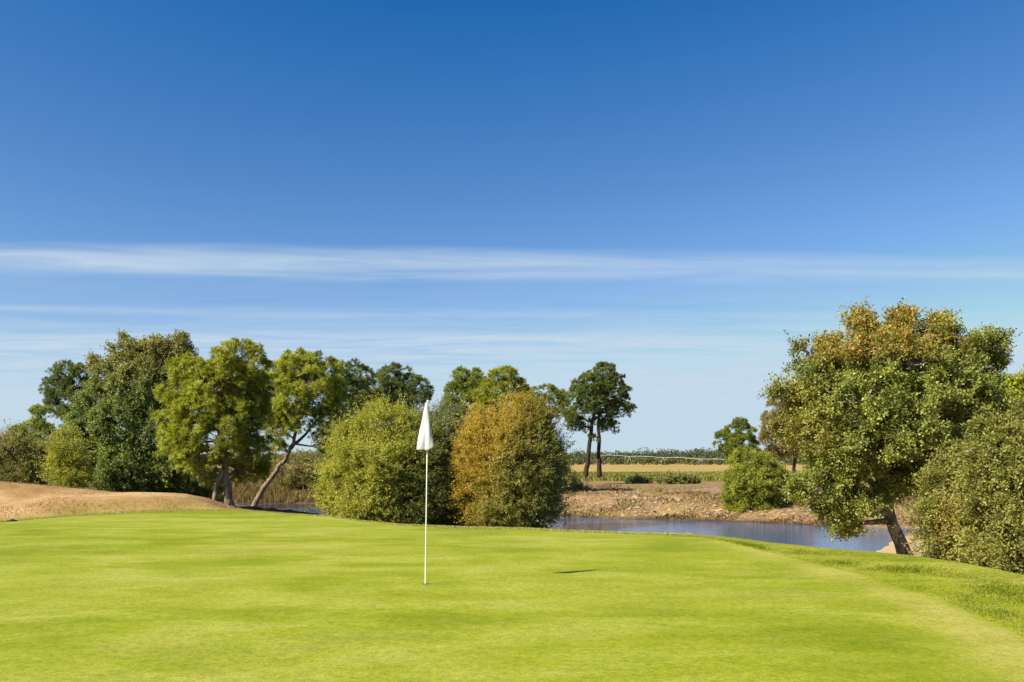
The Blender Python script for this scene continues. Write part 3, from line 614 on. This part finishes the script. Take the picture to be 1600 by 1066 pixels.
# rough strip on the right margin of the green
def rough_grass():
    n = 150000
    px = rng.uniform(1030, 1800, n); a = np.arctan((px - 800) / F)
    g, c = greenR(a), crestR(a)
    r = g - .1 + (c + 3.0 - g) * rng.random(n) ** .9
    x, y = r * np.sin(a), r * np.cos(a)
    d = fbm(x * 1.6, y * 1.6, 3)
    keep = rng.random(n) < .55 + 1.1 * d + .3
    keep &= ((r - g) > .35 * rng.random(n) * (1 + d))
    x, y, d, r, g = x[keep], y[keep], d[keep], r[keep], g[keep]
    q = np.clip((r - g) / np.maximum(crestR(np.arctan2(x, y)) - g, .3), 0, 2)
    belt = np.exp(-((q - .45) / .38) ** 2)
    hg = (.008 + .013 * rng.random(len(x))) * (1 + 1.2 * belt * np.clip(.5 + 1.6 * d, 0, 1.4))
    tint = np.clip(.62 - .55 * belt * np.clip(.4 + 1.6 * d, 0, 1.2) + .26 * rng.normal(size=len(x)), 0, 1)
    blades('rough_grass', 'longer rough grass along the right margin of the green', 'grass', x, y, hg, .005 + .005 * rng.random(len(x)),
      blade_mat('rough_blades', [(0., (.13, .17, .003)), (.35, (.25, .28, .010)), (.65, (.38, .37, .05)), (1., (.52, .46, .16))], .4), tint, 1.3)
rough_grass()
def fringe():
    n = 26000
    px = rng.uniform(-150, 1080, n); a = np.arctan((px - 800) / F)
    r = crestR(a) + .02 + .5 * rng.random(n) ** 1.5
    x, y = r * np.sin(a), r * np.cos(a)
    blades('fringe_grass', 'pale fringe of uncut grass along the back edge of the green', 'grass', x, y, .02 + .03 * rng.random(n), .008 + .008 * rng.random(n),
      blade_mat('fringe_blades', [(0., (.30, .31, .03)), (.6, (.44, .40, .10)), (1., (.60, .50, .22))], .35), rng.random(n), .8)
fringe()
def dry_mound_grass():
    n = 36000
    px = rng.uniform(-200, 480, n); a = np.arctan((px - 800) / F)
    r = crestR(a) + .2 + 22 * rng.random(n)
    x, y = r * np.sin(a), r * np.cos(a)
    d = fbm(x * .7, y * .7, 3); k = rng.random(n) < .55 + d
    x, y, d = x[k], y[k], d[k]; m = len(x)
    blades('dry_grass', 'short dry tan grass on the mounds left of the green', 'grass', x, y, (.012 + .03 * rng.random(m)) * np.clip(1 + 2.5 * d, .5, 2.2), .012 + .012 * rng.random(m),
      blade_mat('dry_blades', [(0., (.34, .23, .07)), (.4, (.50, .30, .12)), (1., (.66, .46, .24))]), np.clip(rng.random(m) - d * .5, 0, 1), .9)
dry_mound_grass()
def bank_grass():
    n = 90000
    px = rng.uniform(770, 1480, n); a = np.arctan((px - 800) / F)
    r = rng.uniform(44, 78, n); x, y = r * np.sin(a), r * np.cos(a)
    sd = pond_sd(x, y); d = fbm(x * .55, y * .8, 3)
    k = (sd > .15) & (rng.random(n) < np.clip(.66 + 2.6 * d, 0, 1) * sstep(30, 5, sd) * (1 - .9 * ((x > 9.5) & (y > 60)) ))
    k &= ~((y < 43))
    x, y, d, sd = x[k], y[k], d[k], sd[k]; m = len(x)
    d2 = fbm(x * .25 + 40, y * .3, 2)
    blades('bank_grass', 'short scrubby bleached and rusty grass patches on the far bank of the pond', 'grass', x, y, (.06 + .14 * rng.random(m)) * np.clip(1 + 1.3 * d, .4, 2), .03 + .03 * rng.random(m),
      blade_mat('bank_blades', [(0., (.05, .03, .01)), (.25, (.15, .075, .022)), (.48, (.22, .18, .04)), (.72, (.42, .28, .12)), (1., (.62, .47, .28))]), np.clip(.52 + .5 * d2 + .26 * rng.normal(size=m) - .45 * sstep(1.6, .2, sd), 0, 1), 1.3)
bank_grass()
def inlet_reeds():
    n = 30000
    px = rng.uniform(300, 560, n); a = np.arctan((px - 800) / F)
    r = rng.uniform(56, 84, n); x, y = r * np.sin(a), r * np.cos(a); sd = pond_sd(x, y)
    k = (sd > .1) & (sd < 7) & (r > np.where(px < 420, 67, 64)); x, y = x[k], y[k]; m = len(x); d = fbm(x * .5, y * .5, 2)
    blades('reeds', 'tawny reeds and bracken behind the pond inlet under the pines', 'reeds', x, y, (.2 + .42 * rng.random(m)) * np.clip(1 + 1.3 * d, .3, 2), .04 + .03 * rng.random(m),
      blade_mat('reed_blades', [(0., (0.102, 0.068, 0.0213)), (.5, (0.230, 0.162, 0.0467)), (1., (0.357, 0.264, 0.0935))]), np.clip(.5 + .3 * rng.normal(size=m), 0, 1), .6)
inlet_reeds()
def crop_plants():
    n = 42000
    y = rng.uniform(93, 141, n); row = np.round(y / 1.5) * 1.5 + .18 * rng.normal(size=n)
    x = rng.uniform(-.05, .42, n) * y
    d = fbm(x * .12, row * .2, 3); k = rng.random(n) < .6 + d
    x, y, d = x[k], row[k], d[k]; m = len(x)
    blades('crop_plants', 'rows of yellow green crop plants behind the pond bank', 'crop', x, y, .25 + .35 * rng.random(m), .10 + .08 * rng.random(m),
      blade_mat('crop_blades', [(0., (0.102, 0.128, 0.0170)), (.5, (0.230, 0.230, 0.0382)), (1., (0.374, 0.306, 0.0850))]), np.clip(.5 - .5 * d + .25 * rng.normal(size=m), 0, 1), .7)
crop_plants()
# a far-off wood that reads as one dark band
def treeline():
    xs = []; 
    for Y0, hmin, hmax, n, w, sc in ((352, 2.6, 3.8, 620, 470, .8), (430, 4.2, 6.6, 520, 560, 1.0), (560, 5.5, 9.0, 420, 700, 1.4)):
        for i in range(n):
            x = -w + 2 * w * (i + rng.random()) / n; y = Y0 + rng.uniform(0, 25)
            hh = rng.uniform(hmin, hmax) * (.75 + .6 * (fbm(np.array([x * .02]), np.array([Y0 * .1]), 3)[0] + .5))
            xs.append((x, y, hh, sc))
    Ps = []; S = []; T = []
    for (x, y, hh, sc) in xs:
        k = 150 if y < 400 else 230
        d = unit(rng.normal(size=(k, 3))); rr = rng.random((k, 1)) ** .4
        r = np.array([hh * rng.uniform(.45, .8), hh * .45, hh * .52])
        p = np.array([x, y, PLAIN_Z + hh * .5]) + d * rr * r
        Ps.append(p); S.append(np.full(k, .75 * sc)); T.append(np.clip((.45 if y < 400 else .05) + .25 * rng.random() + .35 * rng.random(k), 0, 1))
    P = np.vstack(Ps); s = np.concatenate(S); T = np.concatenate(T)
    ax = unit(rng.normal(size=P.shape)); nr = unit(rng.normal(size=P.shape) + np.array([0, 0, .8]))
    V, Fc = leaf_quads(P, ax, nr, s * (.7 + .6 * rng.random(len(P))), s * .95, .05)
    V[:, 2] = np.maximum(V[:, 2], PLAIN_Z + .02)
    o = mesh_obj('treeline', V, Fc, leaf_mat('far_foliage', (.030, .044, .020), (.15, .165, .050), transl=.15), attrs=[('tint', 'FACE', T), ('autumn', 'FACE', 0 * T)])
    tag(o, 'far-off dark wood along the horizon beyond the fields', 'wood', kind='stuff')
treeline()

# pale rubble on the far bank
def rubble():
    m = simple_mat('pale_stone', [(.3, (.30, .21, .13)), (.6, (.44, .34, .23)), (.8, (.54, .44, .32))], 6)
    ico = []
    V = []; Fc = []
    t = (1 + 5 ** .5) / 2
    bv = unit(np.array([(-1, t, 0), (1, t, 0), (-1, -t, 0), (1, -t, 0), (0, -1, t), (0, 1, t), (0, -1, -t), (0, 1, -t), (t, 0, -1), (t, 0, 1), (-t, 0, -1), (-t, 0, 1)], float))
    bf = [(0, 11, 5), (0, 5, 1), (0, 1, 7), (0, 7, 10), (0, 10, 11), (1, 5, 9), (5, 11, 4), (11, 10, 2), (10, 7, 6), (7, 1, 8), (3, 9, 4), (3, 4, 2), (3, 2, 6), (3, 6, 8), (3, 8, 9), (4, 9, 5), (2, 4, 11), (6, 2, 10), (8, 6, 7), (9, 8, 1)]
    n = 0
    while n < 420:
        px = rng.normal(1040, 90) if rng.random() < .8 else rng.uniform(880, 1400); y = 49.5 + 8 * rng.random(); x = (px - 800) / F * y
        s_ = float(pond_sd(np.array([x]), np.array([y]))[0])
        if s_ < .5 or s_ > 6.5: continue
        r = .035 + .10 * rng.random() ** 3
        v = bv * (1 + .3 * rng.normal(size=(12, 1))) * r * np.array([1.3, 1, .7])
        V.append(v + np.array([x, y, h1(x, y) + r * .2])); Fc += [tuple(q + 12 * n for q in f) for f in bf]; n += 1
    o = mesh_obj('rubble', np.vstack(V), Fc, m); tag(o, 'pale stones and clods scattered over the far bank', 'stones', kind='stuff')
rubble()

# ------------------------------------------------------------------ long white irrigation pipe on wheeled towers, far across the field
def irrigator():
    m, nt, out = newmat('galvanised_pipe'); bsdf(nt, out, (.72, .72, .70), .45, .5)
    A = lift(935, 711.5, 300); B = lift(1226, 722.5, 240)
    root = empty('irrigation_boom', ((A[0] + B[0]) / 2, (A[1] + B[1]) / 2, PLAIN_Z), 'long thin white irrigation pipe stretched across the far field', 'irrigation pipe')
    o0 = np.array(root.location); mb = MB()
    pts = []
    for i in range(41):
        t = i / 40; p = A + (B - A) * t; p = p + np.array([0, 0, .22 * abs(math.sin(t * math.pi * 5))]); pts.append(p - o0)
    mb.tube(pts, [.032] * len(pts), 8); mb.build('pipe', m, root)
    for i in range(6):
        p = A + (B - A) * i / 5; tb = MB()
        for dx in (-1.1, 1.1):
            tb.tube([p + np.array([0, 0, -.05]) - o0, np.array([p[0] + dx, p[1] + dx * .3, PLAIN_Z + .45]) - o0], [.022, .022], 6)
        tb.build('tower', m, root)
irrigator()

# ------------------------------------------------------------------ flagstick
def flagstick():
    fx, fy = (664.5 - 800) / F * 9.86, 9.86
    fz = h1(fx, fy)
    root = empty('flagstick', (fx, fy, fz), 'thin white golf flagstick with a limp white flag on the green', 'flagstick')
    m, nt, out = newmat('pole_fibreglass'); bsdf(nt, out, (.80, .76, .62), .35, .5)
    lean = .030; Ht = 2.13
    at = lambda z: np.array([lean * z / Ht, 0.0, z])
    pb = MB(); pb.tube([at(-.12), at(0), at(.5), at(1.2), at(Ht - .02)], [.0075, .0075, .0072, .0068, .006], 12); pb.build('pole', m, root)
    fb = MB(); fb.tube([at(Ht - .03), at(Ht - .02), at(Ht), at(Ht + .012)], [.007, .010, .010, .004], 12); fb.build('ferrule', m, root)
    # hanging cloth: pleats that spread downwards, hem slanting
    mc, nt, out = newmat('flag_cloth')
    n = noise(nt, nt.nodes.new('ShaderNodeTexCoord').outputs['Object'], 60, 3)
    p = nt.nodes.new('ShaderNodeBsdfPrincipled'); p.inputs['Base Color'].default_value = (.60, .60, .61, 1); p.inputs['Roughness'].default_value = .7
    t = nt.nodes.new('ShaderNodeBsdfTranslucent'); t.inputs['Color'].default_value = (.55, .55, .56, 1)
    mx = nt.nodes.new('ShaderNodeMixShader'); mx.inputs[0].default_value = .25
    L(nt, p.outputs[0], mx.inputs[1]); L(nt, t.outputs[0], mx.inputs[2]); L(nt, mx.outputs[0], out.inputs['Surface'])
    nu, nv = 64, 44; V = []
    top, bot = Ht - .015, 1.565
    for j in range(nv):
        v = j / (nv - 1)
        for i in range(nu):
            u = i / (nu - 1)                        # 0 at the pole, 1 at the free hem
            # width of the hanging bundle grows downwards
            half = .010 + .086 * v ** .85
            th = 2 * math.pi * 1.12 * u - .5; gr = (.58 + .42 * u) * (1 + .24 * math.sin(3 * th + 2.2 * v + .6) + .07 * math.sin(7 * th - 5 * v))
            x = -half * gr * math.cos(th) - .010
            y = half * .62 * gr * math.sin(th) + .008 * math.sin(th * 2 + 4 * v) * v
            # hem: lowest a third of the way across, rising at both ends
            hem = bot + .034 * (1 - math.cos(th - (2 * math.pi - 1.0))) + .012 * math.sin(2.6 * th)
            z = top + (hem - top) * v + .012 * math.sin(u * 7 + v * 5) * v
            q = at(z); V.append((q[0] + x, q[1] + y, z))
    i, j = np.meshgrid(np.arange(nu - 1), np.arange(nv - 1), indexing='xy')
    a = (j * nu + i).ravel(); Fc = np.stack([a, a + 1, a + nu + 1, a + nu], -1)
    o = mesh_obj('flag', np.array(V), Fc, mc, root, smooth=True)
    so = o.modifiers.new('cloth', 'SOLIDIFY'); so.thickness = .0015
flagstick()
def hole():
    fx, fy = (664.5 - 800) / F * 9.86, 9.86; z = h1(fx, fy) + .012
    m, nt, out = newmat('cup_liner'); bsdf(nt, out, (.45, .44, .38), .6, .3)
    m2, nt, out = newmat('cup_shade'); bsdf(nt, out, (.03, .025, .015), .9, .1)
    root = empty('hole_cup', (fx, fy, z), 'golf hole in the turf at the foot of the flagstick', 'hole')
    b = MB(); n = 32
    for r, h in ((.054, .0015), (.050, .003)):
        for k in range(n): b.v.append(np.array((r * math.cos(2 * math.pi * k / n), r * math.sin(2 * math.pi * k / n), h)))
    for k in range(n): b.f.append((k, (k + 1) % n, n + (k + 1) % n, n + k))
    b.build('rim', m, root)
    b = MB()
    for k in range(n): b.v.append(np.array((.050 * math.cos(2 * math.pi * k / n), .050 * math.sin(2 * math.pi * k / n), .001)))
    b.f.append(tuple(range(n))); b.build('shade_disc', m2, root)  # flat dark disc painted as the shade inside the hole
hole()
def sprinkler():
    a = math.atan((19 - 800) / F); r = float(crestR(a)) - .05
    x, y = r * math.sin(a), r * math.cos(a); z = h1(x, y)
    m, nt, out = newmat('black_plastic'); bsdf(nt, out, (.02, .02, .02), .5, .4)
    root = empty('sprinkler_head', (x, y, z), 'small black sprinkler head at the left back edge of the green', 'sprinkler')
    b = MB(); b.tube([(0, 0, -.05), (0, 0, .03), (0, 0, .035)], [.11, .11, .10], 20); b.build('body', m, root, smooth=False)
    b = MB(); b.tube([(0, 0, .034), (0, 0, .055), (0, 0, .06)], [.06, .055, .03], 16); b.build('nozzle_cap', m, root, smooth=False)
sprinkler()

# ------------------------------------------------------------------ sky, sun, camera
SUN_EL = math.radians(39.4); sd = np.array([-.853, -.52]); sd /= np.linalg.norm(sd)
def sky():
    w = bpy.data.worlds.new('World'); bpy.context.scene.world = w; w.use_nodes = True
    nt = w.node_tree; nt.nodes.clear()
    out = nt.nodes.new('ShaderNodeOutputWorld'); bg = nt.nodes.new('ShaderNodeBackground')
    st = nt.nodes.new('ShaderNodeTexSky'); st.sky_type = 'NISHITA'; st.sun_disc = False
    st.sun_elevation = SUN_EL; st.sun_rotation = math.atan2(sd[0], sd[1]) % (2 * math.pi)
    st.altitude = 50; st.air_density = 1.0; st.dust_density = .3; st.ozone_density = 3.0
    dirn = nt.nodes.new('ShaderNodeTexCoord').outputs['Generated']
    sp = nt.nodes.new('ShaderNodeSeparateXYZ'); L(nt, dirn, sp.inputs[0])
    zz = math_(nt, 'MAXIMUM', sp.outputs[2], .012)
    u = math_(nt, 'DIVIDE', sp.outputs[0], zz); v = math_(nt, 'DIVIDE', sp.outputs[1], zz)
    cv = nt.nodes.new('ShaderNodeCombineXYZ'); L(nt, math_(nt, 'MULTIPLY', u, .22), cv.inputs[0]); L(nt, v, cv.inputs[1])
    warp = noise(nt, cv.outputs[0], .9, 3, .5)
    vw = math_(nt, 'ADD', v, math_(nt, 'MULTIPLY', math_(nt, 'SUBTRACT', warp, .5), .8))
    vw = math_(nt, 'SUBTRACT', vw, math_(nt, 'MULTIPLY', u, .035))
    band = ramp(nt, math_(nt, 'DIVIDE', vw, 16), [(0, 0.), (4.0 / 16, 0.), (4.25 / 16, .8), (4.5 / 16, .9), (4.78 / 16, .2), (5.6 / 16, .12), (5.8 / 16, .55), (6.05 / 16, .28), (6.6 / 16, .6), (7.3 / 16, 1.), (8.3 / 16, .9), (10. / 16, .85), (15.9 / 16, .85)])
    cs = nt.nodes.new('ShaderNodeCombineXYZ'); L(nt, math_(nt, 'MULTIPLY', u, .7), cs.inputs[0]); L(nt, math_(nt, 'MULTIPLY', v, 2.2), cs.inputs[1])
    wisp = ramp(nt, noise(nt, cs.outputs[0], 1.0, 6, .58, .9), [(.25, .12), (.66, 1.)])
    # the upper band thins out to the east
    fade = ramp(nt, math_(nt, 'ADD', math_(nt, 'MULTIPLY', u, .12), .5), [(.1, 1.), (.38, .85), (.62, .72), (.85, .6)])
    fade = mix(nt, ramp(nt, math_(nt, 'DIVIDE', vw, 16), [(4.9 / 16, 0.), (5.3 / 16, 1.)]), fade, (1., 1., 1.))
    cl = math_(nt, 'MULTIPLY', math_(nt, 'MULTIPLY', band, wisp), fade, clamp=True)
    cl = math_(nt, 'MULTIPLY', cl, CLOUD)
    col = mix(nt, cl, SKYTINT(nt, st.outputs[0]), CLOUDCOL)
    L(nt, col, bg.inputs['Color']); bg.inputs['Strength'].default_value = SKY_STR
    L(nt, bg.outputs[0], out.inputs['Surface'])
CLOUD = 1.0; CLOUDCOL = (3.95, 4.78, 5.62); SKY_STR = .08
def SKYTINT(nt, c):
    # deeper, polarised autumn blue
    v = nt.nodes.new('ShaderNodeVectorMath'); v.operation = 'SUBTRACT'; L(nt, c, v.inputs[0]); v.inputs[1].default_value = (.86, .71, .08)
    m = nt.nodes.new('ShaderNodeVectorMath'); m.operation = 'MAXIMUM'; L(nt, v.outputs[0], m.inputs[0]); m.inputs[1].default_value = (.06, .2, .5)
    k = nt.nodes.new('ShaderNodeVectorMath'); k.operation = 'MULTIPLY'; L(nt, m.outputs[0], k.inputs[0]); k.inputs[1].default_value = (1.02, .98, .97)
    q = nt.nodes.new('ShaderNodeVectorMath'); q.operation = 'MINIMUM'; L(nt, k.outputs[0], q.inputs[0]); q.inputs[1].default_value = (3.45, 4.62, 5.5)
    return q.outputs[0]
sky()
sun = bpy.data.lights.new('sun', 'SUN'); sun.energy = 5.0; sun.angle = math.radians(.53); sun.color = (1, .93, .80)
so = bpy.data.objects.new('sun', sun); C.objects.link(so)
from mathutils import Vector
d = Vector((-sd[0] * math.cos(SUN_EL), -sd[1] * math.cos(SUN_EL), -math.sin(SUN_EL)))
so.rotation_euler = d.to_track_quat('-Z', 'Y').to_euler(); so.location = (-20, -12, 25)

cam = bpy.data.cameras.new('camera'); co = bpy.data.objects.new('camera', cam); C.objects.link(co)
co.location = (0, 0, CAMZ); co.rotation_euler = (math.pi / 2, 0, 0)
cam.sensor_width = 36; cam.lens = 30; cam.shift_y = (HZ - 533) / 1600; cam.clip_start = .05; cam.clip_end = 20000
sc = bpy.context.scene; sc.camera = co
sc.view_settings.view_transform = 'Standard'; sc.view_settings.look = 'None'; sc.view_settings.exposure = 0.88; sc.view_settings.gamma = 1
